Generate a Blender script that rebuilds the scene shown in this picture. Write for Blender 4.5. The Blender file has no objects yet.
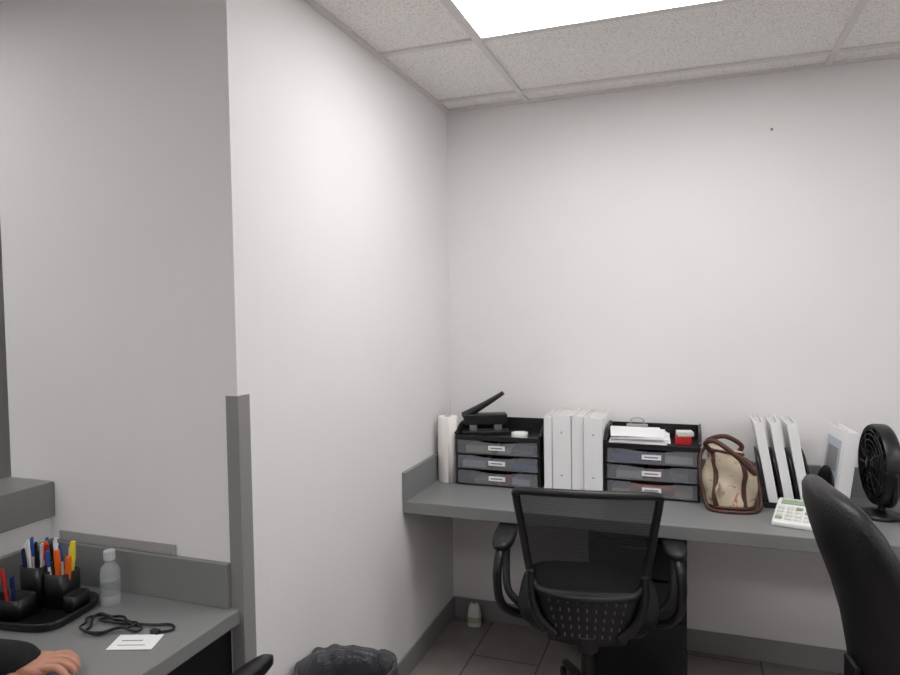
import bpy, bmesh, math, random
from mathutils import Vector, Matrix, noise
random.seed(7)
sc = bpy.context.scene
try:
    sc.view_settings.view_transform = 'Standard'
    sc.view_settings.look = 'None'
except Exception as e:
    print(e)

# ------------------------------------------------------------------ helpers
def lin(c):
    c = c/255.0
    return c/12.92 if c <= 0.04045 else ((c+0.055)/1.055)**2.4
def rgb(r, g, b): return (lin(r), lin(g), lin(b), 1)

def mat(name, col, rough=0.5, metal=0.0, bump=0.0, bscale=50.0, var=0.0, vscale=8.0, alpha=1.0, spec=0.5, trans=0.0, emis=None, estr=0.0):
    m = bpy.data.materials.new(name); m.use_nodes = True
    nt = m.node_tree; b = nt.nodes['Principled BSDF']
    b.inputs['Base Color'].default_value = col
    b.inputs['Roughness'].default_value = rough
    b.inputs['Metallic'].default_value = metal
    b.inputs['Alpha'].default_value = alpha
    b.inputs['Specular IOR Level'].default_value = spec
    b.inputs['Transmission Weight'].default_value = trans
    if emis:
        b.inputs['Emission Color'].default_value = emis
        b.inputs['Emission Strength'].default_value = estr
    tc = nt.nodes.new('ShaderNodeTexCoord')
    if var > 0:
        n = nt.nodes.new('ShaderNodeTexNoise'); n.inputs['Scale'].default_value = vscale; n.inputs['Detail'].default_value = 4
        nt.links.new(tc.outputs['Object'], n.inputs['Vector'])
        r = nt.nodes.new('ShaderNodeValToRGB')
        r.color_ramp.elements[0].position = 0.3; r.color_ramp.elements[1].position = 0.7
        r.color_ramp.elements[0].color = tuple(max(0, c*(1-var)) for c in col[:3])+(1,)
        r.color_ramp.elements[1].color = tuple(min(1, c*(1+var)) for c in col[:3])+(1,)
        nt.links.new(n.outputs['Fac'], r.inputs['Fac']); nt.links.new(r.outputs['Color'], b.inputs['Base Color'])
    if bump > 0:
        n = nt.nodes.new('ShaderNodeTexNoise'); n.inputs['Scale'].default_value = bscale; n.inputs['Detail'].default_value = 3
        nt.links.new(tc.outputs['Object'], n.inputs['Vector'])
        bp = nt.nodes.new('ShaderNodeBump'); bp.inputs['Strength'].default_value = bump; bp.inputs['Distance'].default_value = 0.01
        nt.links.new(n.outputs['Fac'], bp.inputs['Height']); nt.links.new(bp.outputs['Normal'], b.inputs['Normal'])
    return m

def link(o, parent=None):
    sc.collection.objects.link(o)
    if parent is not None: o.parent = parent
    return o

def empty(name, loc=(0, 0, 0), rz=0.0):
    e = bpy.data.objects.new(name, None); e.empty_display_size = 0.05
    e.location = loc; e.rotation_euler = (0, 0, math.radians(rz))
    sc.collection.objects.link(e); return e

def mesh_obj(name, bm, m, parent=None, smooth=False, loc=(0, 0, 0), rot=(0, 0, 0)):
    bmesh.ops.recalc_face_normals(bm, faces=bm.faces)
    me = bpy.data.meshes.new(name); bm.to_mesh(me); bm.free()
    if smooth:
        for p in me.polygons: p.use_smooth = True
    o = bpy.data.objects.new(name, me)
    if m: me.materials.append(m)
    o.location = loc; o.rotation_euler = rot
    return link(o, parent)

def box(name, lo, hi, m, parent=None, bevel=0.0, rot=(0, 0, 0), seg=2):
    c = [(a+b)/2 for a, b in zip(lo, hi)]; s = [abs(b-a) for a, b in zip(lo, hi)]
    bm = bmesh.new(); bmesh.ops.create_cube(bm, size=1)
    bmesh.ops.scale(bm, vec=s, verts=bm.verts)
    if bevel > 0:
        bmesh.ops.bevel(bm, geom=list(bm.edges), offset=min(bevel, min(s)*0.45), segments=seg, affect='EDGES', profile=0.5)
    return mesh_obj(name, bm, m, parent, loc=c, rot=rot)

def loft(name, secs, m, parent=None, cap=True, smooth=True, closed_u=False, loc=(0, 0, 0), rot=(0, 0, 0)):
    bm = bmesh.new(); V = [[bm.verts.new(p) for p in s] for s in secs]
    n = len(secs[0]); k = len(V)
    for i in range(k if closed_u else k-1):
        A = V[i]; B = V[(i+1) % k]
        for j in range(n):
            bm.faces.new((A[j], A[(j+1) % n], B[(j+1) % n], B[j]))
    if cap and not closed_u:
        bm.faces.new(V[0]); bm.faces.new(list(reversed(V[-1])))
    return mesh_obj(name, bm, m, parent, smooth, loc, rot)

def ring(cx, cy, z, rx, ry, n=28, p=2.0):
    out = []
    for i in range(n):
        a = 2*math.pi*i/n; c, s = math.cos(a), math.sin(a)
        out.append((cx+rx*math.copysign(abs(c)**(2/p), c), cy+ry*math.copysign(abs(s)**(2/p), s), z))
    return out

def cyl(name, c, r, h, m, parent=None, n=28, r2=None, bev=0.0, rot=(0, 0, 0)):
    r2 = r if r2 is None else r2
    if bev > 0:
        secs = [ring(0, 0, 0, r-bev, r-bev, n), ring(0, 0, bev, r, r, n), ring(0, 0, h-bev, r2, r2, n), ring(0, 0, h, r2-bev, r2-bev, n)]
    else:
        secs = [ring(0, 0, 0, r, r, n), ring(0, 0, h, r2, r2, n)]
    o = loft(name, secs, m, parent, smooth=True, loc=c, rot=rot)
    md = o.modifiers.new('es', 'EDGE_SPLIT'); md.split_angle = math.radians(40)
    return o

def lathe(name, prof, m, parent=None, n=32, loc=(0, 0, 0), rot=(0, 0, 0), cap=False):
    return loft(name, [ring(0, 0, z, r, r, n) for r, z in prof], m, parent, cap=cap, loc=loc, rot=rot)

def catmull(pts, seg=6, closed=False):
    P = [Vector(p) for p in pts]; n = len(P); out = []
    for i in range(n if closed else n-1):
        if closed: p0, p1, p2, p3 = P[(i-1) % n], P[i], P[(i+1) % n], P[(i+2) % n]
        else: p0, p1, p2, p3 = P[max(i-1, 0)], P[i], P[i+1], P[min(i+2, n-1)]
        for k in range(seg):
            t = k/seg
            out.append(0.5*((2*p1)+(-p0+p2)*t+(2*p0-5*p1+4*p2-p3)*t*t+(-p0+3*p1-3*p2+p3)*t**3))
    if not closed: out.append(P[-1])
    return out

def tube(name, pts, r, m, parent=None, n=10, closed=False, seg=6, smoothpath=True, sx=1.0, sy=1.0, r2=None):
    P = catmull(pts, seg, closed) if smoothpath else [Vector(p) for p in pts]
    k = len(P); secs = []; up = None
    for i in range(k):
        if closed: t = (P[(i+1) % k]-P[(i-1) % k]).normalized()
        else: t = (P[min(i+1, k-1)]-P[max(i-1, 0)]).normalized()
        if up is None:
            up = Vector((0, 0, 1)) if abs(t.z) < 0.9 else Vector((0, 1, 0))
        up = (up-t*up.dot(t)).normalized(); sd = t.cross(up)
        rr = r if r2 is None else r+(r2-r)*i/(k-1)
        secs.append([tuple(P[i]+sd*math.cos(2*math.pi*j/n)*rr*sx+up*math.sin(2*math.pi*j/n)*rr*sy) for j in range(n)])
    return loft(name, secs, m, parent, closed_u=closed)

def surf(name, fn, nu, nv, m, parent=None, thick=0.0):
    bm = bmesh.new()
    V = [[bm.verts.new(fn(i/nu, j/nv)) for j in range(nv+1)] for i in range(nu+1)]
    for i in range(nu):
        for j in range(nv):
            bm.faces.new((V[i][j], V[i+1][j], V[i+1][j+1], V[i][j+1]))
    o = mesh_obj(name, bm, m, parent, True)
    if thick:
        s = o.modifiers.new('sol', 'SOLIDIFY'); s.thickness = thick; s.offset = 0
    return o

def plate(name, pts, axis, a, b, m, parent=None, bevel=0.0):
    """extrude 2D polygon pts between a and b along axis ('x','y','z')"""
    def P(p, t):
        return {'x': (t, p[0], p[1]), 'y': (p[0], t, p[1]), 'z': (p[0], p[1], t)}[axis]
    bm = bmesh.new()
    A = [bm.verts.new(P(p, a)) for p in pts]; B = [bm.verts.new(P(p, b)) for p in pts]
    bm.faces.new(A); bm.faces.new(list(reversed(B)))
    n = len(pts)
    for i in range(n): bm.faces.new((A[i], A[(i+1) % n], B[(i+1) % n], B[i]))
    o = mesh_obj(name, bm, m, parent)
    if bevel:
        md = o.modifiers.new('bev', 'BEVEL'); md.width = bevel; md.segments = 2; md.limit_method = 'ANGLE'
    return o

def skin(name, verts, edges, radii, m, parent=None, root=0, sub=2):
    me = bpy.data.meshes.new(name); me.from_pydata(verts, edges, []); me.update()
    o = bpy.data.objects.new(name, me); link(o, parent)
    me.materials.append(m)
    o.modifiers.new('Skin', 'SKIN').use_smooth_shade = True
    lay = me.skin_vertices[0].data if len(me.skin_vertices) else None
    if lay is None:
        bpy.context.view_layer.objects.active = o
        bpy.ops.mesh.customdata_skin_add(); lay = me.skin_vertices[0].data
    for i, r in enumerate(radii):
        lay[i].radius = r if isinstance(r, tuple) else (r, r)
        lay[i].use_root = (i == root)
    s = o.modifiers.new('Sub', 'SUBSURF'); s.levels = sub; s.render_levels = sub
    return o

# ------------------------------------------------------------------ materials
M_wall = mat('wall_paint', rgb(237, 235, 235), 0.6, bump=0.05, bscale=260, var=0.010, vscale=3)
M_lam = mat('gray_laminate', rgb(130, 131, 131), 0.42, var=0.04, vscale=300)
M_base = mat('vinyl_baseboard', rgb(142, 140, 141), 0.45)
M_guard = mat('corner_guard_vinyl', rgb(142, 141, 141), 0.5)
M_black = mat('black_plastic', rgb(20, 20, 22), 0.38)
M_blackm = mat('black_matte', rgb(20, 20, 22), 0.65, bump=0.1, bscale=400)
M_fabric = mat('black_fabric', rgb(22, 22, 25), 0.9, bump=0.25, bscale=500)
M_leather = mat('black_leather', rgb(17, 17, 19), 0.42, bump=0.18, bscale=160)
M_chrome = mat('steel', rgb(170, 170, 172), 0.3, metal=0.9)
M_white = mat('white_vinyl', rgb(238, 238, 239), 0.4)
M_white2 = mat('white_plastic', rgb(228, 230, 228), 0.35)
M_paper = mat('paper', rgb(240, 240, 241), 0.8)
M_page = mat('page_edges', rgb(215, 213, 208), 0.9, var=0.06, vscale=200)
M_towel = mat('towel_paper', rgb(240, 236, 232), 0.9, bump=0.3, bscale=220)
M_kraft = mat('cardboard_core', rgb(170, 140, 105), 0.9)
M_draw = mat('smoky_drawer', rgb(140, 143, 150), 0.3, alpha=0.42)
M_clear = mat('clear_plastic', rgb(235, 240, 242), 0.1, alpha=0.22)
M_liner = mat('bin_liner', rgb(72, 72, 76), 0.22, bump=0.7, bscale=35, alpha=0.8)
M_brown = mat('brown_leather', rgb(72, 38, 28), 0.45, bump=0.1, bscale=200)
M_red = mat('red_plastic', rgb(190, 40, 45), 0.4)
M_pink = mat('magenta_card', rgb(205, 70, 120), 0.5)
M_blue = mat('blue_plastic', rgb(40, 90, 175), 0.4)
M_navy = mat('navy_plastic', rgb(25, 35, 90), 0.4)
M_orange = mat('orange_plastic', rgb(240, 110, 30), 0.4)
M_yellow = mat('yellow_plastic', rgb(235, 220, 60), 0.4)
M_green = mat('green_plastic', rgb(90, 160, 110), 0.4)
M_tan = mat('manila', rgb(224, 200, 160), 0.8)
M_lcd = mat('lcd_gray_green', rgb(150, 170, 140), 0.2)
M_skin = mat('skin', rgb(190, 138, 116), 0.5, var=0.05, vscale=30)
M_hair = mat('dark_hair', rgb(28, 20, 16), 0.5, bump=0.5, bscale=90)
M_eye = mat('eye_white', rgb(235, 235, 232), 0.2)
M_lip = mat('lips', rgb(165, 90, 85), 0.5)
M_jean = mat('dark_trousers', rgb(34, 36, 48), 0.85, bump=0.2, bscale=400)
M_tbar = mat('ceiling_grid_metal', rgb(228, 225, 222), 0.5)
M_dark = mat('dark_interior', rgb(78, 78, 80), 0.6)
M_steelb = mat('brushed_strip', rgb(176, 174, 172), 0.35, metal=0.15)
M_lens = mat('troffer_lens', rgb(255, 255, 255), 0.5, emis=(1.0, 0.99, 0.985, 1), estr=8.7)
M_lens_dim = mat('added_panel_lens_dim', rgb(255, 255, 255), 0.5, emis=(1.0, 0.99, 0.985, 1), estr=4.5)  # weaker glow for the added, unseen lobby panel

def meshmat():
    m = bpy.data.materials.new('chair_mesh_fabric'); m.use_nodes = True; nt = m.node_tree
    b = nt.nodes['Principled BSDF']; b.inputs['Base Color'].default_value = rgb(26, 26, 29); b.inputs['Roughness'].default_value = 0.8
    tc = nt.nodes.new('ShaderNodeTexCoord'); w = nt.nodes.new('ShaderNodeTexWave'); w.inputs['Scale'].default_value = 45
    w.bands_direction = 'Z'
    nt.links.new(tc.outputs['Object'], w.inputs['Vector'])
    mr = nt.nodes.new('ShaderNodeMapRange'); mr.inputs['To Min'].default_value = 0.70; mr.inputs['To Max'].default_value = 0.86
    nt.links.new(w.outputs['Fac'], mr.inputs['Value']); nt.links.new(mr.outputs['Result'], b.inputs['Alpha'])
    return m
M_mesh = meshmat()

def tilemat():
    m = bpy.data.materials.new('floor_tile'); m.use_nodes = True; nt = m.node_tree
    b = nt.nodes['Principled BSDF']; b.inputs['Roughness'].default_value = 0.45
    tc = nt.nodes.new('ShaderNodeTexCoord'); br = nt.nodes.new('ShaderNodeTexBrick')
    mp = nt.nodes.new('ShaderNodeMapping'); mp.inputs['Rotation'].default_value = (0, 0, math.radians(90)); mp.inputs['Location'].default_value=(0.08,0.12,0)
    br.offset = 0.5; br.inputs['Scale'].default_value = 1.0
    br.inputs['Brick Width'].default_value = 0.6; br.inputs['Row Height'].default_value = 0.3
    br.inputs['Mortar Size'].default_value = 0.004
    br.inputs['Color1'].default_value = rgb(154, 146, 142); br.inputs['Color2'].default_value = rgb(144, 137, 134)
    br.inputs['Mortar'].default_value = rgb(92, 88, 86)
    nt.links.new(tc.outputs['Object'], mp.inputs['Vector']); nt.links.new(mp.outputs['Vector'], br.inputs['Vector'])
    n = nt.nodes.new('ShaderNodeTexNoise'); n.inputs['Scale'].default_value = 9; n.inputs['Detail'].default_value = 6
    nt.links.new(tc.outputs['Object'], n.inputs['Vector'])
    mx = nt.nodes.new('ShaderNodeMixRGB'); mx.blend_type = 'OVERLAY'; mx.inputs['Fac'].default_value = 0.3
    nt.links.new(br.outputs['Color'], mx.inputs['Color1']); nt.links.new(n.outputs['Fac'], mx.inputs['Color2'])
    nt.links.new(mx.outputs['Color'], b.inputs['Base Color'])
    return m

def acoustic():
    m = bpy.data.materials.new('acoustic_tile'); m.use_nodes = True; nt = m.node_tree
    b = nt.nodes['Principled BSDF']; b.inputs['Roughness'].default_value = 0.95
    tc = nt.nodes.new('ShaderNodeTexCoord')
    n = nt.nodes.new('ShaderNodeTexNoise'); n.inputs['Scale'].default_value = 140; n.inputs['Detail'].default_value = 4; n.inputs['Roughness'].default_value = 0.6
    nt.links.new(tc.outputs['Object'], n.inputs['Vector'])
    r = nt.nodes.new('ShaderNodeValToRGB')
    r.color_ramp.elements[0].position = 0.34; r.color_ramp.elements[0].color = rgb(214, 210, 206)
    r.color_ramp.elements[1].position = 0.50; r.color_ramp.elements[1].color = rgb(252, 249, 246)
    nt.links.new(n.outputs['Fac'], r.inputs['Fac']); nt.links.new(r.outputs['Color'], b.inputs['Base Color'])
    bp = nt.nodes.new('ShaderNodeBump'); bp.inputs['Strength'].default_value = 0.15; bp.inputs['Distance'].default_value = 0.003
    nt.links.new(n.outputs['Fac'], bp.inputs['Height']); nt.links.new(bp.outputs['Normal'], b.inputs['Normal'])
    return m

def floral():
    m = bpy.data.materials.new('floral_canvas'); m.use_nodes = True; nt = m.node_tree
    b = nt.nodes['Principled BSDF']; b.inputs['Roughness'].default_value = 0.85
    tc = nt.nodes.new('ShaderNodeTexCoord')
    n = nt.nodes.new('ShaderNodeTexNoise'); n.inputs['Scale'].default_value = 15; n.inputs['Detail'].default_value = 3; n.inputs['Distortion'].default_value = 1.2
    nt.links.new(tc.outputs['Object'], n.inputs['Vector'])
    r = nt.nodes.new('ShaderNodeValToRGB'); r.color_ramp.interpolation = 'EASE'
    e = r.color_ramp.elements
    e[0].position = 0.30; e[0].color = rgb(118, 102, 88)
    e[1].position = 0.40; e[1].color = rgb(192, 179, 156)
    a = e.new(0.58); a.color = rgb(196, 183, 162)
    a = e.new(0.67); a.color = rgb(172, 92, 82)
    nt.links.new(n.outputs['Fac'], r.inputs['Fac']); nt.links.new(r.outputs['Color'], b.inputs['Base Color'])
    return m

# ------------------------------------------------------------------ room
H = 2.500; YB = 3.12; XA = -1.128; YO = 1.465; XC = -1.815; DH = 0.75
XR = 2.6; YF = -2.2; XL = -4.2; YL = 3.3
floor = box('floor', (XL, YF, -0.05), (XR, YL+0.1, 0), tilemat())
M_ac = acoustic()
box('ceiling', (XL, YF, H+0.012), (XR, YL+0.1, H+0.08), M_ac)
box('wall_back', (XA-0.1, YB, 0), (XR, YB+0.1, H+0.01), M_wall)
box('wall_column', (-1.975, YO, 0), (XA, YO+0.12, H+0.01), M_wall)
box('wall_alcove', (XA-0.12, YO+0.12, 0), (XA, YB, H+0.01), M_wall)
box('wall_right', (XR, YF, 0), (XR+0.1, YB, H+0.01), M_wall)
box('wall_front', (XL, YF-0.1, 0), (XR, YF, H+0.01), M_wall)
box('wall_lobby', (XL-0.1, YF, 0), (XL, YL, H+0.01), M_wall)
box('wall_lobby_end', (XL, YL, 0), (XA-0.12, YL+0.1, H+0.01), M_wall)
box('wall_half', (XC-0.13, YF, 0), (XC, YO, 0.94), M_wall)
# dark window in the lobby end wall
w = empty('window_1', (-3.3, YL, 0))
box('pane', (-0.85, -0.02, 0.4), (0.85, 0, 1.5), M_dark, w)
box('frame_top', (-0.9, -0.05, 1.5), (0.9, 0, 1.58), M_base, w)
box('frame_bottom', (-0.9, -0.05, 0.34), (0.9, 0, 0.4), M_base, w)
box('frame_left', (-0.9, -0.05, 0.4), (-0.85, 0, 1.5), M_base, w)
box('frame_right', (0.85, -0.05, 0.4), (0.9, 0, 1.5), M_base, w)

# ceiling grid
TX, TY = 1.245, 0.6225; x0, y0 = -0.727, 2.345
g = empty('trim_ceiling_grid', (0, 0, 0))
for k in range(-3, 3):
    x = x0+k*TX
    if XL < x < XR:
        ymax = YB if x > XA else YL
        box('tbar_long', (x-0.012, YF, H+0.002), (x+0.012, ymax-0.001, H+0.0125), M_tbar, g)
for k in range(-7, 3):
    y = y0+k*TY
    if YF < y < YL:
        if y > YO:
            if y < YB: box('tbar_cross', (XA+0.001, y-0.012, H+0.0026), (XR, y+0.012, H+0.0122), M_tbar, g)
            box('tbar_cross', (XL, y-0.012, H+0.0026), (XA-0.13, y+0.012, H+0.0122), M_tbar, g)
        else:
            box('tbar_cross', (XL, y-0.012, H+0.0026), (XR, y+0.012, H+0.0122), M_tbar, g)
box('wall_angle_back', (XA, YB-0.02, H), (XR, YB-0.0005, H+0.0125), M_tbar, g)
box('wall_angle_alcove', (XA+0.0005, YO, H), (XA+0.02, YB-0.02, H+0.0125), M_tbar, g)
box('wall_angle_column', (-1.975, YO-0.02, H), (XA, YO-0.0005, H+0.0125), M_tbar, g)

def troffer(xa, ya, lens=None):
    t = empty('ceiling_light_panel', (xa+TX/2, ya+TY/2, H))
    a, b = TX/2-0.0115, TY/2-0.0115
    box('lens', (-a+0.012, -b+0.012, 0.0015), (a-0.012, b-0.012, 0.006), lens or M_lens, t)
    box('rim_1', (-a, -b, 0.001), (a, -b+0.013, 0.0122), M_tbar, t)
    box('rim_2', (-a, b-0.013, 0.001), (a, b, 0.0122), M_tbar, t)
    box('rim_3', (-a, -b+0.012, 0.001), (-a+0.013, b-0.012, 0.0122), M_tbar, t)
    box('rim_4', (a-0.013, -b+0.012, 0.001), (a, b-0.012, 0.0122), M_tbar, t)
troffer(x0, y0-TY)
troffer(x0+TX, y0-5*TY)  # added panel behind the camera, never in view, lights the room
troffer(x0+TX*2-0.3, y0-2*TY)  # added out-of-view panel, off the grid, brightens the right side
troffer(x0-TX*1, y0-5*TY)  # added unseen panel that brightens the column wall
troffer(x0-TX*2, y0-3*TY, M_lens_dim)  # added unseen panel over the lobby, weak fill for the column wall

# baseboards
def baseboard(name, lo, hi):
    return box(name, lo, hi, M_base, bevel=0.003)
baseboard('baseboard_back', (XA+0.009, YB-0.008, 0), (XR, YB, 0.1))
baseboard('baseboard_alcove', (XA, YO+0.05, 0), (XA+0.008, YB, 0.1))
baseboard('baseboard_right', (XR-0.008, YF, 0), (XR, YB-0.01, 0.1))
# corner guard
cg = empty('trim_corner_guard', (XA, YO, 0))
box('face_front', (-0.035, -0.005, 0), (0.005, 0, 1.32), M_guard, cg, 0.001)
box('face_side', (0, 0, 0), (0.005, 0.045, 1.32), M_guard, cg, 0.001)

# ------------------------------------------------------------------ back counter
d = empty('built_in_counter_desk', (0, 0, 0))
box('top', (XA+0.001, 2.51, DH-0.05), (2.2, YB-0.001, DH), M_lam, d, 0.003)
box('far_support', (2.15, 2.56, 0), (2.19, YB-0.01, DH-0.05), M_lam, d)
box('trim_backsplash_back', (XA+0.02, YB-0.02, DH), (2.2, YB-0.001, DH+0.12), M_lam, bevel=0.002)
box('trim_backsplash_side', (XA+0.001, 2.51, DH), (XA+0.02, YB-0.001, DH+0.12), M_lam, bevel=0.002)
# left counter
d2 = empty('reception_desk', (0, 0, 0))
XD = -1.155
box('top', (XC+0.001, 0.86, DH-0.04), (XD+0.02, YO-0.001, DH), M_lam, d2, 0.003)
box('end_bracket', (-1.20, 1.0, DH-0.30), (-1.17, YO-0.001, DH-0.04), M_black, d2)
box('end_bracket_far', (XC+0.001, 0.9, 0), (XC+0.03, YO-0.001, DH-0.04), M_lam, d2)
box('trim_backsplash_column', (XC+0.001, YO-0.02, DH), (XD-0.008, YO-0.001, DH+0.12), M_lam, bevel=0.002)
box('trim_backsplash_half_wall', (XC+0.001, 0.86, DH), (XC+0.02, YO-0.02, DH+0.12), M_lam, bevel=0.002)
box('transaction_ledge', (XC-0.17, YF+0.05, 0.94), (XC+0.02, YO-0.001, 1.045), M_lam, bevel=0.003)

# ------------------------------------------------------------------ camera
yaw, pitch, roll = math.radians(19.86), math.radians(2.4), 0.015
F = Vector((-math.sin(yaw)*math.cos(pitch), math.cos(yaw)*math.cos(pitch), -math.sin(pitch)))
R0 = Vector((math.cos(yaw), math.sin(yaw), 0)); U0 = R0.cross(F)
R = R0*math.cos(roll)-U0*math.sin(roll); U = U0*math.cos(roll)+R0*math.sin(roll)
cam = bpy.data.cameras.new('camera'); co = bpy.data.objects.new('camera', cam); sc.collection.objects.link(co)
cam.sensor_width = 36; cam.lens = 670/900*36; cam.clip_start = 0.02
Mx = Matrix((R, U, -F)).transposed().to_4x4(); Mx.translation = Vector((0, 0, 1.54))
co.matrix_world = Mx
sc.camera = co

# ------------------------------------------------------------------ world
wd = bpy.data.worlds.new('world'); sc.world = wd; wd.use_nodes = True
wd.node_tree.nodes['Background'].inputs[0].default_value = (0.5, 0.5, 0.52, 1)
wd.node_tree.nodes['Background'].inputs[1].default_value = 0.3

# ------------------------------------------------------------------ chairs
def star_base(e, m=M_black, r=0.30):
    for k in range(5):
        a = math.radians(90+72*k+18); c, s = math.cos(a), math.sin(a)
        tube('base_leg', [(c*0.03, s*0.03, 0.115), (c*r*0.5, s*r*0.5, 0.105), (c*r, s*r, 0.075)], 0.026, m, e, r2=0.016, sy=0.8)
        cyl('caster_stem', (c*r, s*r, 0.045), 0.008, 0.035, m, e, 12)
        for q in (-1, 1):
            cyl('caster_wheel', (c*r-s*0.016*q, s*r+c*0.016*q, 0.028), 0.027, 0.016, m, e, 20, rot=(math.radians(90), 0, a))
    cyl('hub', (0, 0, 0.08), 0.036, 0.06, m, e)
    cyl('gas_lift', (0, 0, 0.13), 0.024, 0.27, m, e)

M_slot = mat('slot_gray', rgb(84, 84, 88), 0.5)
def mesh_chair(name, loc, rz, top=0.97, ws=1.0, pad=0.040):
    e = empty(name, loc, rz)
    star_base(e)
    secs = []
    for z, k in ((0.435, 0.90), (0.445, 0.97), (0.47, 1.0), (0.495, 0.99), (0.512, 0.94), (0.52, 0.80)):
        secs.append(ring(0, 0.03, z, 0.25*k, 0.24*k, 40, 4))
    loft('seat_cushion', secs, M_fabric, e)
    loft('seat_pan', [ring(0, 0.03, z, 0.23*k, 0.22*k, 36, 4) for z, k in ((0.40, 0.7), (0.415, 0.95), (0.437, 1.0))], M_black, e)
    box('tilt_mechanism', (-0.08, -0.12, 0.36), (0.08, 0.10, 0.41), M_black, e, 0.01)
    z0 = 0.60
    def W(z):
        t = (z-z0)/(top-z0); return ws*(0.192+0.053*min(1, max(0, t))**0.9)
    def Y(u, z):
        t = (z-z0)/(top-z0)
        return -0.225-0.075*t*t+0.03*t-0.035*(1-u*u)
    fr = []
    pts = [(-0.70, z0-0.012), (0, z0-0.018), (0.70, z0-0.012), (0.95, z0+0.015), (1.0, z0+0.10), (1.0, top-0.12), (1.0, top-0.03), (0.95, top-0.004), (0.5, top+0.002), (0, top+0.003), (-0.5, top+0.002), (-0.95, top-0.004), (-1.0, top-0.03), (-1.0, top-0.12), (-1.0, z0+0.10), (-0.95, z0+0.015)]
    for u, z in pts: fr.append((u*W(z), Y(u, z), z))
    tube('back_frame', fr, 0.0145, M_black, e, n=12, closed=True, seg=5, sx=1.0, sy=0.9)
    def fn(a, b):
        u = -0.97+1.94*a; z = z0-0.005+(top-z0)*b
        return (u*W(z), Y(u, z), z)
    surf('back_mesh', fn, 16, 14, M_mesh, e)
    def fl(a, b):
        u = -1+2*a; z = 0.42+0.185*b
        return (u*(0.125+0.06*b), -0.215-0.03*(1-u*u)-0.012*b, z)
    surf('lower_shell', fl, 14, 8, M_black, e, thick=0.014)
    for r_ in range(5):
        for c_ in range(9):
            u = -0.72+1.44*c_/8; z = 0.455+0.029*r_-0.012*abs(u)**2
            b_ = (z-0.42)/0.185
            yy = -0.215-0.03*(1-u*u)-0.012*b_
            box('shell_slot', (u*(0.125+0.06*b_)-0.003, yy-0.010, z-0.007), (u*(0.125+0.06*b_)+0.003, yy+0.004, z+0.007), M_slot, e, 0.003)
    tube('spine', [(0, -0.02, 0.385), (0, -0.16, 0.385), (0, -0.23, 0.40), (0, -0.243, 0.45)], 0.024, M_black, e, sx=1.6, sy=0.7)
    for s in (-1, 1):
        tube('back_wing', [(s*0.10, -0.235, 0.44), (s*0.16, -0.235, 0.50), (s*0.185, -0.232, 0.58), (s*0.195*ws, -0.228, 0.66)], 0.016, M_black, e)
        tube('arm_bracket', [(s*0.12, -0.03, 0.41), (s*0.25, -0.04, 0.415), (s*0.305, -0.09, 0.47), (s*0.315, -0.13, 0.57), (s*0.31, -0.11, 0.65), (s*0.305, -0.03, 0.672)], 0.019, M_black, e, sx=1.0, sy=0.8)
        tube('arm_strut', [(s*0.25, 0.03, 0.42), (s*0.30, 0.05, 0.47), (s*0.31, 0.10, 0.58), (s*0.305, 0.12, 0.665)], 0.015, M_black, e)
        loft('arm_pad', [ring(s*0.305, 0.04, z, pad*k, 0.15*k, 28, 3) for z, k in ((0.665, 0.9), (0.672, 1), (0.69, 1), (0.697, 0.9))], M_black, e)
    return e

def leather_chair(name, loc, rz):
    e = empty(name, loc, rz)
    star_base(e)
    secs = [ring(0, 0.02, z, 0.26*k, 0.25*k, 40, 3.5) for z, k in ((0.41, 0.88), (0.425, 0.97), (0.46, 1.0), (0.50, 0.98), (0.525, 0.9), (0.535, 0.7))]
    loft('seat_cushion', secs, M_leather, e)
    box('tilt_mechanism', (-0.1, -0.14, 0.36), (0.1, 0.12, 0.415), M_black, e, 0.01)
    prof = [(0.46, 0.12, 0.02, -0.205), (0.475, 0.20, 0.035, -0.205), (0.52, 0.235, 0.045, -0.21), (0.60, 0.245, 0.05, -0.215), (0.70, 0.25, 0.052, -0.23), (0.80, 0.252, 0.05, -0.26),
            (0.88, 0.25, 0.05, -0.29), (0.95, 0.24, 0.048, -0.315), (1.01, 0.218, 0.044, -0.335), (1.05, 0.18, 0.036, -0.347), (1.07, 0.13, 0.026, -0.352), (1.078, 0.06, 0.012, -0.354)]
    secs = []
    for z, w_, t_, y_ in prof:
        rg = ring(0, y_, z, w_, t_, 44, 2.6)
        rg = [(p[0], p[1]+0.045*(p[0]/0.25)**2, p[2]) for p in rg]
        secs.append(rg)
    loft('back_cushion', secs, M_leather, e)
    box('back_bar', (-0.04, -0.28, 0.40), (0.04, -0.1, 0.42), M_black, e, 0.005)
    box('back_bar_upright', (-0.04, -0.285, 0.40), (0.04, -0.268, 0.62), M_black, e, 0.005)
    for s in (-1, 1):
        tube('arm_loop', [(s*0.24, -0.12, 0.42), (s*0.30, -0.16, 0.50), (s*0.31, -0.17, 0.62), (s*0.305, -0.08, 0.685), (s*0.305, 0.10, 0.685), (s*0.31, 0.17, 0.62), (s*0.30, 0.14, 0.50), (s*0.24, 0.10, 0.42)], 0.02, M_black, e)
        loft('arm_pad', [ring(s*0.305, 0.0, z, 0.036*k, 0.14*k, 24, 3) for z, k in ((0.69, 0.9), (0.70, 1), (0.715, 1), (0.722, 0.88))], M_leather, e)
    return e

mesh_chair('mesh_office_chair', (-0.360, 2.44, 0), 8, 0.940, 0.95)
mesh_chair('mesh_office_chair', (-0.690, 1.175, 0), -3, 0.88, pad=0.024)
mesh_chair('mesh_office_chair', (-1.50, 0.40, 0), 0, 0.95)
leather_chair('leather_office_chair', (0.665, 1.98, 0), -82)

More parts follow.
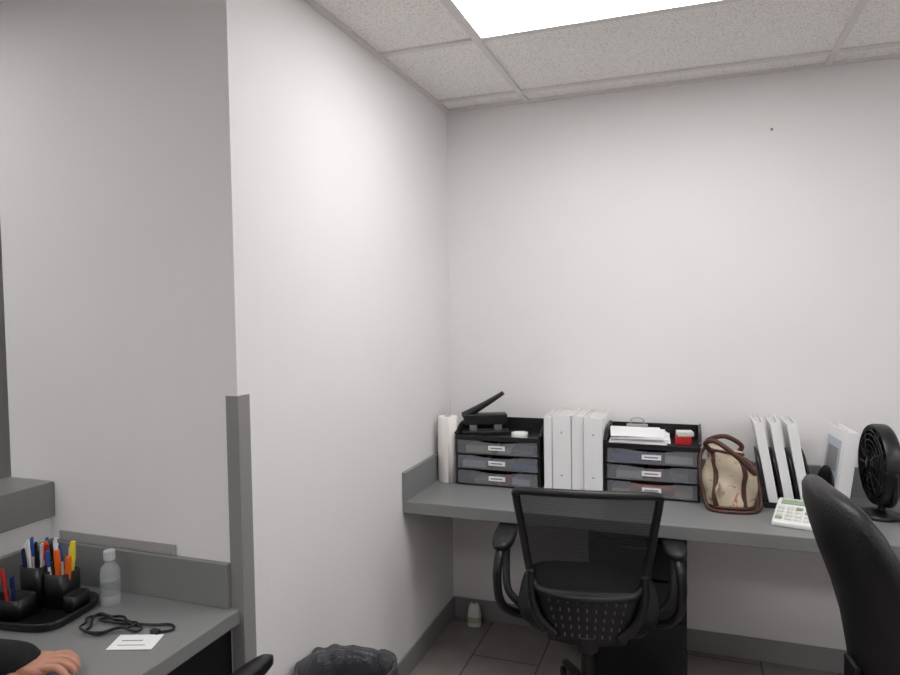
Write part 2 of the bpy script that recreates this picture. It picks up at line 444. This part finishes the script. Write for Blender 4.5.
# ------------------------------------------------------------------ desk organizers
def organizer(name, loc, W, D, contents):
    e = empty(name, loc)
    w = W/2; y1 = D
    hd = 0.068
    for k in range(3):
        z = 0.004+k*hd
        box('tier_floor', (-w, 0, z), (w, y1, z+0.005), M_black, e, 0.001)
        box('tier_side_l', (-w, 0.003, z+0.005), (-w+0.007, y1, z+hd), M_black, e)
        box('tier_side_r', (w-0.007, 0.003, z+0.005), (w, y1, z+hd), M_black, e)
        box('tier_back', (-w+0.007, y1-0.005, z+0.005), (w-0.007, y1, z+hd), M_black, e)
        a = w-0.011; b0 = z+0.007; b1 = z+hd-0.004
        pts = [(-a, b0), (a, b0), (a, b1)]+[(t*a*0.55, b1-0.010*math.cos(t*math.pi/2)**0.8) for t in (0.98, 0.8, 0.5, 0, -0.5, -0.8, -0.98)]+[(-a, b1)]
        plate('drawer_front', pts, 'y', -0.004, 0.0, M_draw, e)
        box('drawer_front_rim', (-a, -0.006, b0-0.001), (a, -0.0035, b0+0.003), M_draw, e)
        box('drawer_floor', (-a, 0.0, z+0.006), (a, y1-0.01, z+0.009), M_draw, e)
        box('label', (-0.038, -0.0065, z+0.024), (0.038, -0.0042, z+0.044), M_paper, e)
        box('label_text', (-0.028, -0.0070, z+0.031), (0.026, -0.0064, z+0.037), M_base, e)
        for (xa, xb, h, m_) in contents[k]:
            box('drawer_content', (xa*a, 0.005, z+0.0095), (xb*a, 0.12, z+0.0095+h), m_, e, 0.002)
    z = 0.004+3*hd
    box('tray_floor', (-w, 0, z), (w, y1, z+0.005), M_black, e, 0.001)
    for s in (-1, 1):
        plate('tray_side', [(0.0, z+0.005), (y1, z+0.005), (y1, z+0.066), (0.09, z+0.058), (0.03, z+0.032), (0.0, z+0.026)], 'x', s*w-0.007*(s > 0), s*w+0.007*(s < 0), M_black, e)
        tube('tray_rim', [(s*(w+0.001), 0.0, z+0.026), (s*(w+0.001), 0.03, z+0.033), (s*(w+0.001), 0.09, z+0.059), (s*(w+0.001), y1, z+0.067)], 0.0045, M_black, e, n=8)
    box('tray_back', (-w, y1-0.006, z+0.005), (w, y1, z+0.066), M_black, e)
    box('tray_front_lip', (-w, -0.003, z-0.004), (w, 0.004, z+0.018), M_black, e, 0.002)
    return e, z+0.005

Y1 = 2.83
o1, zt = organizer('stacking_drawer_organizer', (-0.810, Y1, DH), 0.385, 0.25, [
    [(-0.6, 0.1, 0.018, M_tan), (0.1, 0.3, 0.035, M_red), (0.35, 0.8, 0.028, M_paper)],
    [(-0.9, -0.3, 0.030, M_paper), (-0.2, 0.3, 0.036, M_base), (0.4, 0.9, 0.028, M_blue)],
    [(-0.8, -0.1, 0.030, M_tan), (0.0, 0.3, 0.02, M_paper), (0.35, 0.85, 0.02, M_base)]])
o2, zt = organizer('stacking_drawer_organizer', (-0.155, Y1, DH), 0.375, 0.25, [
    [(-0.9, 0.9, 0.022, M_tan), (-0.5, 0.5, 0.038, M_orange)],
    [(-0.8, -0.2, 0.030, M_paper), (-0.1, 0.25, 0.036, M_pink), (0.4, 0.8, 0.03, M_base)],
    [(-0.9, 0.2, 0.03, M_blue), (0.3, 0.9, 0.03, M_paper)]])
ZT = DH+zt
hp = empty('hole_punch', (-0.900, Y1+0.125, ZT), 22)
box('punch_base', (-0.11, -0.034, 0), (0.11, 0.034, 0.018), M_black, hp, 0.005)
box('punch_block_l', (-0.075, -0.024, 0.018), (-0.04, 0.024, 0.055), M_chrome, hp, 0.003)
box('punch_block_r', (0.04, -0.024, 0.018), (0.075, 0.024, 0.055), M_chrome, hp, 0.003)
box('punch_body', (-0.10, -0.030, 0.045), (0.10, 0.030, 0.095), M_black, hp, 0.006)
tube('punch_lever', [(-0.10, 0.01, 0.082), (-0.03, 0.0, 0.120), (0.03, -0.005, 0.155), (0.085, -0.01, 0.190)], 0.032, M_black, hp, sx=1.2, sy=0.6, r2=0.015)
tr = empty('tape_roll', (-0.72, Y1+0.055, ZT))
lathe('tape', [(0.022, 0), (0.036, 0), (0.037, 0.002), (0.037, 0.024), (0.036, 0.026), (0.022, 0.026), (0.022, 0)], M_white, tr)
# clipboard with loose paper stack
cb = empty('clipboard', (-0.220, Y1+0.120, ZT+0.001), 4)
for k in range(7):
    a = random.uniform(-0.10, 0.08); dx = random.uniform(-0.008, 0.012); dy = random.uniform(-0.004, 0.004)
    box('papers_lower', (-0.105+dx, -0.105+dy, 0.004*k), (0.125+dx, 0.10+dy, 0.004*k+0.0038), M_paper, cb, 0.0008, rot=(0, 0, a))
box('board', (-0.10, -0.09, 0.0285), (0.105, 0.110, 0.0315), M_brown, cb, 0.001)
box('sheet_top', (-0.10, -0.112, 0.032), (0.112, 0.085, 0.038), M_paper, cb, rot=(0.03, 0, -0.05))
box('sheet_top_2', (-0.11, -0.108, 0.043), (0.100, 0.075, 0.045), M_paper, cb, rot=(0.05, 0.02, 0.06))
box('clip_plate', (-0.045, 0.07, 0.045), (0.045, 0.11, 0.058), M_chrome, cb, 0.003)
tube('clip_wire', [(-0.03, 0.10, 0.050), (-0.022, 0.112, 0.080), (0.022, 0.112, 0.080), (0.03, 0.10, 0.050)], 0.003, M_chrome, cb, n=8)
sp = empty('red_card_pack', (-0.030, Y1+0.115, ZT))
box('pack', (-0.036, -0.03, 0.0), (0.030, 0.03, 0.035), M_red, sp, 0.003)
box('paper_stub', (-0.03, -0.028, 0.036), (0.034, 0.028, 0.055), M_page, sp, 0.002, rot=(0, 0, 0.2))

# ------------------------------------------------------------------ binders
def binder(parent, name, x, y, z, w, h, dp, lean=0.0, covm=M_white, label=None, rivets=False):
    e = bpy.data.objects.new(name, None); e.empty_display_size = 0.03
    sc.collection.objects.link(e)
    if parent is not None: e.parent = parent
    e.location = (x, y, z); e.rotation_euler = (0, math.radians(lean), 0)
    t = 0.0035
    box('cover_left', (-w/2, 0.002, 0), (-w/2+t, dp, h), covm, e, 0.0012)
    box('cover_right', (w/2-t, 0.002, 0), (w/2, dp, h), covm, e, 0.0012)
    box('spine', (-w/2, -0.001, 0), (w/2, 0.003, h), covm, e, 0.0012)
    box('pages', (-w/2+t+0.001, 0.02, 0.006), (w/2-t-0.003, dp-0.01, h-0.012), M_page, e)
    if rivets:
        for zz in (0.22, 0.78):
            cyl('rivet', (0, -0.0005, h*zz), 0.004, 0.002, M_chrome, e, 12, rot=(math.radians(90), 0, 0))
    if label:
        box('cover_print', (-w/2-0.0008, dp*0.15, h*0.12), (-w/2, dp*0.85, h*0.86), label, e)
        box('cover_picture', (-w/2-0.0014, dp*0.25, h*0.45), (-w/2-0.0008, dp*0.75, h*0.75), M_base, e)
    return e
bs = empty('ring_binder_row', (0, 0, DH))
xx = -0.600
for w_, h_, rv, yo in ((0.034, 0.325, False, 0.0), (0.078, 0.33, True, 0.0), (0.050, 0.33, False, 0.010), (0.078, 0.325, True, -0.004)):
    binder(bs, 'binder', xx+w_/2, Y1+yo+0.005, 0, w_, h_, 0.245, rivets=rv, covm=M_white)
    xx += w_+0.003

# paper towel roll
pt = empty('paper_towel_roll', (-1.058, 2.88, DH))
lathe('paper', [(0.018, 0.0), (0.044, 0.0), (0.046, 0.004), (0.046, 0.296), (0.044, 0.30), (0.018, 0.30)], M_towel, pt)
lathe('core', [(0.018, 0.30), (0.018, 0.0), (0.0165, 0.0), (0.0165, 0.30), (0.018, 0.30)], M_kraft, pt)
surf('loose_sheet', lambda a, b: (0.047*math.cos(-1.2+a*1.0)+0.002*a, 0.047*math.sin(-1.2+a*1.0)-0.003*a, 0.002+0.296*b), 6, 2, M_towel, pt, 0.0008)

# ------------------------------------------------------------------ handbag
hb = empty('handbag', (0.140, 2.83, DH), 6)
secs = []; NB = 48
for i in range(22):
    t = i/21; z = 0.225*t
    rx = 0.098*(0.90+0.18*math.sin(t*2.2))*(1-0.34*max(0, t-0.5)/0.5)
    ry = 0.072*(1.05-0.15*t)*(1-0.62*max(0, t-0.4)/0.6)
    if i == 0: rx *= 0.9; ry *= 0.88
    rg = ring(-0.012*t, 0.01*t, z, rx, ry, NB, 2.7)
    out = []
    for p in rg:
        n_ = noise.noise(Vector((p[0]*18, p[1]*18, z*12+3)))*0.028*min(1, t*4)
        L = math.hypot(p[0], p[1]) or 1
        out.append((p[0]+p[0]/L*n_, p[1]+p[1]/L*n_, z+(0.045*(-p[0]/0.1)*max(0, t-0.6))))
    secs.append(out)
M_fl = floral()
loft('body', secs, M_fl, hb)
def bagp(i, ang, off=0.004):
    rg = secs[i]; j = int(ang/(2*math.pi)*NB) % NB; p = rg[j]; L = math.hypot(p[0], p[1]) or 1
    return (p[0]+p[0]/L*off, p[1]+p[1]/L*off, p[2])
tube('bottom_trim', [bagp(1, a*math.pi/8, 0.002) for a in range(16)], 0.006, M_brown, hb, closed=True, seg=3)
tube('top_trim', [bagp(20, a*math.pi/8, 0.001) for a in range(16)], 0.006, M_brown, hb, closed=True, seg=3)
for a0 in (4.25, 5.2):
    tube('vertical_strap', [bagp(i, a0, 0.002) for i in (1, 5, 9, 13, 17, 20)], 0.009, M_brown, hb, sx=1.0, sy=0.35, seg=4)
p1 = Vector(bagp(19, 4.25)); p2 = Vector(bagp(19, 5.2))
tube('handle_front', [p1, p1+Vector((-0.03, -0.02, 0.040)), p1+Vector((0.005, -0.05, 0.055)), (p1+p2)/2+Vector((0.03, -0.085, 0.01)), p2+Vector((0.045, -0.06, -0.05)), p2+Vector((0.035, -0.03, -0.02)), p2], 0.0095, M_brown, hb)
q1 = Vector(bagp(19, 1.1)); q2 = Vector(bagp(19, 2.05))
tube('handle_back', [q1, q1+Vector((0.02, 0.0, 0.035)), (q1+q2)/2+Vector((0.0, -0.01, 0.065)), q2+Vector((-0.02, 0, 0.035)), q2], 0.0095, M_brown, hb)
tube('shoulder_strap', [bagp(20, 3.1), (-0.11, -0.02, 0.20), (-0.115, -0.05, 0.12), (-0.10, -0.07, 0.04), (-0.08, -0.095, 0.008), (0.0, -0.115, 0.007), (0.07, -0.10, 0.007), (0.105, -0.05, 0.02), (0.10, -0.02, 0.10), bagp(16, 0.1)], 0.007, M_brown, hb)
lathe('buckle_ring', [(0.009, -0.0015), (0.012, -0.0015), (0.012, 0.0015), (0.009, 0.0015), (0.009, -0.0015)], M_chrome, hb, 20, loc=tuple(p1+Vector((0, -0.004, -0.01))), rot=(math.radians(80), 0, 0))

# ------------------------------------------------------------------ file sorters
def dshape(y0_, y1_, h, n=12):
    pts = [(y0_, 0.0), (y1_, 0.0)]
    r = (y1_-y0_)/2; cy = (y0_+y1_)/2
    for i in range(n+1):
        a = math.pi*i/n
        pts.append((cy+r*math.cos(a), h-r*0.9+r*0.9*math.sin(a)))
    return pts
def sorter(name, loc, xs, lean, W, rz=0):
    e = empty(name, loc, rz)
    box('base', (-0.01, 0.0, 0), (W, 0.22, 0.012), M_black, e, 0.004)
    box('front_lip', (-0.01, -0.004, 0), (W, 0.004, 0.022), M_black, e, 0.002)
    for x, h in xs:
        o = plate('divider', dshape(0.01, 0.21, h), 'x', -0.003, 0.003, M_black, e, 0.001)
        o.location = (x, 0, 0.01); o.rotation_euler = (0, math.radians(lean), 0)
    return e
s1 = sorter('desktop_file_sorter', (0.275, 2.84, DH), ((0.002, 0.21), (0.058, 0.21), (0.114, 0.21), (0.17, 0.21)), -10, 0.19)
for x, h_ in ((0.026, 0.32), (0.083, 0.32), (0.141, 0.32)):
    binder(s1, 'binder', x, 0.012, 0.016, 0.034, h_, 0.215, lean=-10, covm=M_white)
s2 = sorter('desktop_file_sorter', (0.492, 2.82, DH), ((0.0, 0.15), (0.060, 0.17)), 7, 0.070, 6)
binder(s2, 'binder', 0.029, -0.02, 0.016, 0.044, 0.30, 0.23, lean=7, covm=M_white, label=mat('binder_cover_print', rgb(186, 194, 206), 0.4))

# small desk fan
fn_ = empty('desk_fan', (0.652, 2.84, DH), -84)
lathe('base', [(0.0005, 0.0), (0.070, 0.0), (0.073, 0.006), (0.066, 0.016), (0.03, 0.026), (0.0005, 0.028)], M_black, fn_)
tube('stem', [(0, 0.005, 0.02), (0, 0.015, 0.06), (0, 0.02, 0.10)], 0.013, M_black, fn_)
fc = 0.195; R_ = 0.145
tube('yoke', [(-R_-0.008, 0, fc), (-R_*0.8, 0.01, fc-R_*0.72), (0, 0.02, fc-R_-0.004), (R_*0.8, 0.01, fc-R_*0.72), (R_+0.008, 0, fc)], 0.008, M_black, fn_)
def ypt(r, a, y): return (r*math.cos(a), y, fc+r*math.sin(a))
def yl(name, prof, m_, n=48):
    return loft(name, [[ypt(r, 2*math.pi*j/n, y) for j in range(n)] for r, y in prof], m_, fn_, cap=False)
yl('housing_ring', [(R_, -0.025), (R_+0.004, -0.015), (R_+0.004, 0.015), (R_, 0.025), (R_-0.012, 0.025), (R_-0.012, -0.025), (R_, -0.025)], M_black)
yl('rear_shell', [(R_-0.004, 0.020), (0.11, 0.038), (0.06, 0.050), (0.02, 0.053), (0.001, 0.053)], M_black)
yl('hub_cap', [(0.001, -0.042), (0.024, -0.040), (0.030, -0.034), (0.030, -0.024)], M_black)
for rr in (0.050, 0.070, 0.090, 0.110, 0.126):
    tube('grille_ring', [ypt(rr, a*math.pi/6, -0.036+0.008*(rr/R_)**2) for a in range(12)], 0.0022, M_black, fn_, n=6, closed=True, seg=3)
for k in range(12):
    a = k*math.pi/6
    tube('grille_spoke', [ypt(0.02, a, -0.037), ypt(0.08, a, -0.035), ypt(R_-0.005, a, -0.024)], 0.0022, M_black, fn_, n=6, seg=2)
M_blade = mat('fan_blade', rgb(50, 50, 54), 0.3)
for k in range(4):
    a = k*math.pi/2+0.3
    surf('blade', lambda u, v, a=a: ypt(0.018+0.100*v, a+(u-0.5)*1.1*(0.6+0.5*v), -0.014+0.024*u), 8, 6, M_blade, fn_, 0.002)
cyl('motor', (0, 0.05, fc), 0.028, 0.06, M_black, fn_, 20, rot=(math.radians(90), 0, 0))

# desk calculator
dc = empty('desk_calculator', (0.355, 2.695, DH), -14)
plate('body', [(-0.10, 0.0), (0.10, 0.0), (0.10, 0.055), (0.07, 0.058), (-0.09, 0.024), (-0.10, 0.016)], 'x', -0.065, 0.065, M_white2, dc, 0.005)
sl = math.atan2(0.034, 0.16)
box('display', (-0.05, 0.030, 0.052), (0.05, 0.062, 0.057), M_lcd, dc, 0.001, rot=(sl, 0, 0))
for r_ in range(4):
    for c_ in range(4):
        yy = -0.078+r_*0.026; xx_ = -0.045+c_*0.03
        zz = 0.024+(yy+0.09)*0.2125+0.002
        box('key', (xx_-0.011, yy-0.009, zz-0.002), (xx_+0.011, yy+0.009, zz+0.002), M_page if (r_+c_) % 5 else M_lcd, dc, 0.002, rot=(sl, 0, 0))
wb = empty('tissue_box', (0.832, 2.72, DH))
box('carton', (-0.10, -0.06, 0), (0.12, 0.06, 0.095), M_white, wb, 0.003)
box('printed_band', (-0.1005, -0.061, 0.02), (0.121, -0.0595, 0.045), M_lcd, wb)
surf('tissue', lambda a, b: (0.03+0.06*a, 0.018*math.sin(a*7)*(b+0.2), 0.093+0.06*b*(0.7+0.3*math.sin(a*5+1))), 12, 5, M_paper, wb, 0.0008)

# ------------------------------------------------------------------ under the desk
pc = empty('pedestal_file_cabinet', (-0.21, 2.74, 0))
box('carcass', (-0.19, 0.0, 0.03), (0.19, 0.36, 0.62), M_blackm, pc, 0.004)
for k, (a, b) in enumerate(((0.05, 0.29), (0.30, 0.45), (0.46, 0.605))):
    box('drawer_face', (-0.183, -0.014, a), (0.183, 0.0, b), M_black, pc, 0.004)
    box('drawer_pull', (-0.06, -0.022, b-0.03), (0.06, -0.014, b-0.02), M_chrome, pc, 0.002)
cyl('lock', (0.155, -0.012, 0.58), 0.012, 0.008, M_chrome, pc, 20, rot=(math.radians(90), 0, 0))
for sx_ in (-0.16, 0.16):
    for sy_ in (0.04, 0.32):
        cyl('foot', (sx_, sy_, 0), 0.018, 0.031, M_black, pc, 14)
af = empty('air_freshener', (-0.995, 3.045, 0), 12)
loft('body', [ring(0, 0, z, rx, ry, 28, 3) for z, rx, ry in ((0, 0.030, 0.022), (0.006, 0.034, 0.026), (0.05, 0.033, 0.025), (0.09, 0.028, 0.02), (0.108, 0.02, 0.014), (0.112, 0.012, 0.008))], M_white2, af)
loft('beige_label', [ring(0, 0, z, rx+0.0006, ry+0.0006, 28, 3) for z, rx, ry in ((0.022, 0.0336, 0.0256), (0.05, 0.033, 0.025))], mat('beige_label', rgb(176, 170, 140), 0.5), af, cap=False)
cyl('vent_button', (0, 0, 0.111), 0.008, 0.006, M_green, af, 16)

# trash bin
tb = empty('trash_bin', (-0.962, 1.72, 0), 4)
HB = 0.475
loft('bin', [ring(0, 0, z, rx, ry, 40, 3.5) for z, rx, ry in ((0.0, 0.095, 0.075), (0.006, 0.105, 0.085), (HB-0.02, 0.135, 0.108), (HB-0.02, 0.142, 0.115), (HB, 0.142, 0.115), (HB, 0.135, 0.108), (0.02, 0.10, 0.08))], M_black, tb, cap=True)
secs = []
def wob(p, z, a=0.008):
    n_ = noise.noise(Vector((p[0]*22, p[1]*22, z*20)))
    L = math.hypot(p[0], p[1]); return (p[0]*(1+a*n_/L*1.0), p[1]*(1+a*n_/L), z+0.010*noise.noise(Vector((p[0]*30, p[1]*30, 5))))
for z, rx, ry in ((HB-0.13, 0.137, 0.110), (HB-0.07, 0.144, 0.117), (HB-0.01, 0.147, 0.120), (HB+0.012, 0.145, 0.118), (HB+0.008, 0.132, 0.105), (HB-0.05, 0.118, 0.092), (HB-0.2, 0.10, 0.08), (HB-0.32, 0.08, 0.06), (HB-0.33, 0.03, 0.03)):
    secs.append([wob(p, z, 0.012) for p in ring(0, 0, z, rx, ry, 72, 3.3)])
loft('liner', secs, M_liner, tb, cap=False)

# ------------------------------------------------------------------ left desk objects
po = empty('pen_organizer', (-1.625, 1.270, DH), 8)
loft('tray', [ring(0, 0, z, rx, ry, 40, 4) for z, rx, ry in ((0, 0.118, 0.098), (0.004, 0.122, 0.102), (0.022, 0.126, 0.106), (0.024, 0.122, 0.102), (0.008, 0.114, 0.094))], M_black, po)
def cup(cx, cy, rx, ry, h):
    loft('compartment', [ring(cx, cy, z, a, b, 28, 5) for z, a, b in ((0.008, rx, ry), (h, rx, ry), (h, rx-0.004, ry-0.004), (0.014, rx-0.004, ry-0.004))], M_black, po)
cup(-0.045, 0.045, 0.035, 0.035, 0.115); cup(0.03, 0.045, 0.034, 0.035, 0.10); cup(0.085, 0.03, 0.02, 0.03, 0.05)
cup(-0.05, -0.035, 0.05, 0.035, 0.06)
pens = [(-0.065, 0.05, 0.165, M_blue, 0.004, -8), (-0.05, 0.035, 0.17, M_white, 0.004, -3), (-0.04, 0.06, 0.165, M_blue, 0.0045, 4), (-0.03, 0.04, 0.155, M_red, 0.004, 8), (-0.055, 0.06, 0.15, M_black, 0.004, -12),
        (0.012, 0.05, 0.155, M_white, 0.006, -4), (0.025, 0.04, 0.145, M_orange, 0.008, 2), (0.042, 0.055, 0.16, M_yellow, 0.008, 6), (0.05, 0.035, 0.13, M_orange, 0.008, 10), (0.02, 0.065, 0.15, M_blue, 0.0045, -6),
        (-0.035, 0.05, 0.16, M_orange, 0.005, 6), (-0.06, 0.04, 0.155, M_white, 0.005, -10),
        (-0.07, 0.065, 0.16, M_black, 0.004, -14), (-0.045, 0.05, 0.15, M_white, 0.0045, 0), (-0.025, 0.06, 0.165, M_white, 0.0045, 10), (0.005, 0.06, 0.155, M_black, 0.004, -10), (0.035, 0.065, 0.145, M_white, 0.006, 5), (0.008, 0.035, 0.14, M_blue, 0.0045, -12), (-0.065, 0.03, 0.145, M_navy, 0.0045, -6), (-0.035, 0.03, 0.14, M_black, 0.0045, 3),
        (-0.07, -0.03, 0.11, M_red, 0.005, -16), (-0.045, -0.04, 0.10, M_navy, 0.005, 6)]
for x, y, L, m_, r_, tl in pens:
    pe = bpy.data.objects.new('pen', None); link(pe, po); pe.location = (x, y, 0.016); pe.rotation_euler = (math.radians(random.uniform(-5, 5)), math.radians(tl*0.6), 0)
    cyl('barrel', (0, 0, 0), r_*0.9, L*0.68, M_white if m_ in (M_blue, M_orange) and r_ < 0.006 else m_, pe, 12)
    cyl('cap', (0, 0, L*0.68), r_*1.08, L*0.32, m_, pe, 12, r2=r_*0.85, bev=0.001)
    box('clip', (-0.001, -r_*1.1-0.002, L*0.72), (0.001, -r_*1.1, L*0.98), m_, pe)

bt = empty('plastic_bottle', (-1.49, 1.372, DH))
lathe('bottle', [(0.0005, 0.001), (0.022, 0.0), (0.025, 0.004), (0.025, 0.09), (0.022, 0.105), (0.012, 0.116), (0.011, 0.124)], M_clear, bt)
lathe('gel', [(0.0005, 0.003), (0.0225, 0.003), (0.0232, 0.006), (0.0232, 0.07), (0.0005, 0.07)], mat('gel', rgb(215, 224, 226), 0.1, alpha=0.10), bt)
lathe('label', [(0.0254, 0.03), (0.0254, 0.07)], mat('clear_label', rgb(120, 128, 132), 0.4, alpha=0.25), bt)
cyl('flip_cap', (0, 0, 0.124), 0.015, 0.026, mat('frosted_cap', rgb(215, 218, 220), 0.3, alpha=0.75), bt, 24, bev=0.002)

ru = empty('metal_ruler', (0, 0, 0))
box('strip', (-1.775, YO-0.008, DH+0.121), (-1.345, YO-0.004, DH+0.150), M_steelb, ru, 0.0008)
for k in range(42):
    box('tick', (-1.77+k*0.01, YO-0.0084, DH+0.121), (-1.7693+k*0.01, YO-0.0079, DH+0.127), M_dark, ru)

# coiled cable
cbp = []
for i in range(26):
    a = i*0.62; r_ = 0.060+0.014*math.sin(i*1.9)
    cbp.append((-1.365+r_*1.15*math.cos(a)+0.002*i-0.045, 1.265+r_*0.62*math.sin(a)+0.008*math.cos(i*1.3), DH+0.0045+0.0035*(i % 4)))
cbp += [(-1.29, 1.30, DH+0.006), (-1.24, 1.32, DH+0.005), (-1.215, 1.30, DH+0.005), (-1.24, 1.275, DH+0.005)]
cc = empty('coiled_cable', (0, 0, 0))
tube('cord', cbp, 0.0032, M_black, cc, n=8, seg=5)
box('connector', (-1.257, 1.268, DH+0.001), (-1.233, 1.282, DH+0.012), M_black, cc, 0.002)
bc = empty('id_badge', (-1.258, 1.225, DH+0.001), 20)
box('card', (-0.054, -0.036, 0), (0.054, 0.036, 0.0022), M_paper, bc, 0.0008)
box('print_line', (-0.035, -0.018, 0.0022), (0.03, -0.015, 0.0026), M_base, bc)
box('print_line_2', (-0.035, 0.004, 0.0022), (0.015, 0.008, 0.0026), M_base, bc)
wn = cyl('wall_nail', (0.314, YB-0.001, 2.27), 0.005, 0.006, M_base, None, 12, rot=(math.radians(90), 0, 0))

# ------------------------------------------------------------------ seated person
ps = empty('seated_person', (0, 0, 0))
V = [(-1.50, 0.40, 0.60), (-1.50, 0.43, 0.72), (-1.50, 0.48, 0.88), (-1.50, 0.53, 1.00), (-1.50, 0.56, 1.08),
     (-1.64, 0.55, 1.01), (-1.69, 0.64, 0.93), (-1.645, 0.90, 0.82), (-1.52, 0.955, 0.805), (-1.40, 1.005, 0.795), (-1.325, 1.036, 0.789),
     (-1.36, 0.55, 1.01), (-1.31, 0.62, 0.93), (-1.31, 0.84, 0.82), (-1.38, 0.90, 0.80)]
E = [(0, 1), (1, 2), (2, 3), (3, 4), (3, 5), (5, 6), (6, 7), (7, 8), (8, 9), (9, 10), (3, 11), (11, 12), (12, 13), (13, 14)]
Rr = [(0.17, 0.12), (0.15, 0.11), (0.165, 0.12), (0.12, 0.09), (0.06, 0.06), (0.075, 0.075), (0.06, 0.06), (0.052, 0.052), (0.054, 0.050), (0.052, 0.044), (0.050, 0.038), (0.075, 0.075), (0.06, 0.06), (0.048, 0.048), (0.035, 0.035)]
skin('shirt', V, E, Rr, M_fabric, ps)
V = [(-1.50, 0.38, 0.56), (-1.60, 0.42, 0.57), (-1.61, 0.86, 0.56), (-1.61, 0.88, 0.32), (-1.61, 0.86, 0.10),
     (-1.40, 0.42, 0.57), (-1.39, 0.86, 0.56), (-1.39, 0.88, 0.32), (-1.39, 0.86, 0.10)]
E = [(0, 1), (1, 2), (2, 3), (3, 4), (0, 5), (5, 6), (6, 7), (7, 8)]
skin('trousers', V, E, [(0.12, 0.10), 0.085, 0.062, 0.055, 0.042, 0.085, 0.062, 0.055, 0.042], M_jean, ps)
for x in (-1.61, -1.39):
    loft('shoe', [ring(x, 0.92, z, 0.045*k, 0.13*k, 24, 2.6) for z, k in ((0.0, 0.95), (0.02, 1), (0.05, 0.95), (0.08, 0.6))], M_black, ps)
# head
hd = bpy.data.objects.new('head', None); link(hd, ps); hd.location = (-1.50, 0.60, 1.25); hd.rotation_euler = (math.radians(-18), 0, 0)
secs = []
for i in range(15):
    t = i/14; z = -0.115+0.235*t; k = math.sin(math.pi*(0.06+0.90*t))**0.6
    rx = 0.076*k*(0.80+0.20*min(1, t*1.8)); ry = 0.095*k*(0.86+0.14*min(1, t*1.6))
    secs.append(ring(0, -0.005+0.012*(1-t), z, rx, ry, 32, 2.2))
loft('face', secs, M_skin, hd)
secs = []
for i in range(12):
    t = i/11; z = -0.06+0.195*t; k = math.sqrt(max(0.02, 1-((z-0.0)/0.136)**2))
    secs.append([(p[0], min(p[1], 0.045+0.06*max(0, t-0.55)), z) for p in ring(0, -0.014, z, 0.088*k, 0.105*k, 32, 2.2)])
loft('hair', secs, M_hair, hd)
for s in (-1, 1):
    lathe('eye', [(0.001, -0.011), (0.008, -0.008), (0.011, 0), (0.008, 0.008), (0.001, 0.011)], M_eye, hd, 16, loc=(s*0.03, 0.082, 0.0))
    lathe('iris', [(0.0005, -0.004), (0.004, -0.003), (0.0055, 0), (0.004, 0.003), (0.0005, 0.004)], M_dark, hd, 12, loc=(s*0.03, 0.090, 0.0))
    loft('ear', [ring(s*0.080, -0.005, z, 0.008*k, 0.018*k, 16) for z, k in ((-0.035, 0.3), (-0.025, 0.8), (0, 1), (0.018, 1), (0.028, 0.4))], M_skin, hd)
    tube('eyebrow', [(s*0.016, 0.093, 0.018), (s*0.03, 0.091, 0.023), (s*0.045, 0.083, 0.018)], 0.003, M_hair, hd, n=6)
tube('nose', [(0, 0.088, 0.008), (0, 0.100, -0.015), (0, 0.108, -0.034), (0, 0.092, -0.040)], 0.008, M_skin, hd, r2=0.011)
tube('mouth', [(-0.024, 0.080, -0.062), (0, 0.090, -0.060), (0.024, 0.080, -0.062)], 0.005, M_lip, hd, n=8)
tube('neck', [(-1.50, 0.545, 1.04), (-1.50, 0.565, 1.10), (-1.50, 0.585, 1.17)], 0.052, M_skin, ps)

# hands: local frame -> +Y fingers, +X thumb side, palm down
def hand(name, loc, rz, side):
    h = bpy.data.objects.new(name, None); link(h, ps); h.location = loc; h.rotation_euler = (0, 0, math.radians(rz)); s = side
    secs = []
    for y, w_, t_, zc in ((-0.03, 0.024, 0.020, 0.030), (0.0, 0.027, 0.020, 0.030), (0.03, 0.036, 0.019, 0.031), (0.06, 0.041, 0.017, 0.032), (0.082, 0.040, 0.014, 0.031), (0.092, 0.034, 0.009, 0.029)):
        secs.append([(p[0], y, zc+p[1]) for p in ring(0, 0, 0, w_, t_, 24, 2.6)])
    loft('palm', secs, M_skin, h)
    for k, (x, L, r_) in enumerate(((0.029, 0.060, 0.0088), (0.010, 0.068, 0.0092), (-0.010, 0.062, 0.0088), (-0.028, 0.048, 0.0078))):
        x *= s; spread = x*0.18
        v = [(x, 0.068, 0.033), (x, 0.088, 0.037), (x+spread*0.5, 0.088+L*0.45, 0.038), (x+spread*0.8, 0.088+L*0.74, 0.024), (x+spread, 0.088+L*0.84, 0.010)]
        skin('finger_%d' % (k+1), v, [(0, 1), (1, 2), (2, 3), (3, 4)], [r_*1.05, r_*1.12, r_, r_*0.95, r_*0.8], M_skin, h, root=0, sub=2)
    v = [(0.022*s, 0.015, 0.026), (0.042*s, 0.035, 0.022), (0.056*s, 0.062, 0.018), (0.056*s, 0.088, 0.012)]
    skin('thumb', v, [(0, 1), (1, 2), (2, 3)], [0.013, 0.012, 0.0100, 0.0085], M_skin, h, root=0, sub=2)
    return h
hand('left_hand', (-1.390, 1.008, DH+0.003), -66, 1)
hand('right_hand', (-1.39, 0.900, DH+0.003), 60, -1)
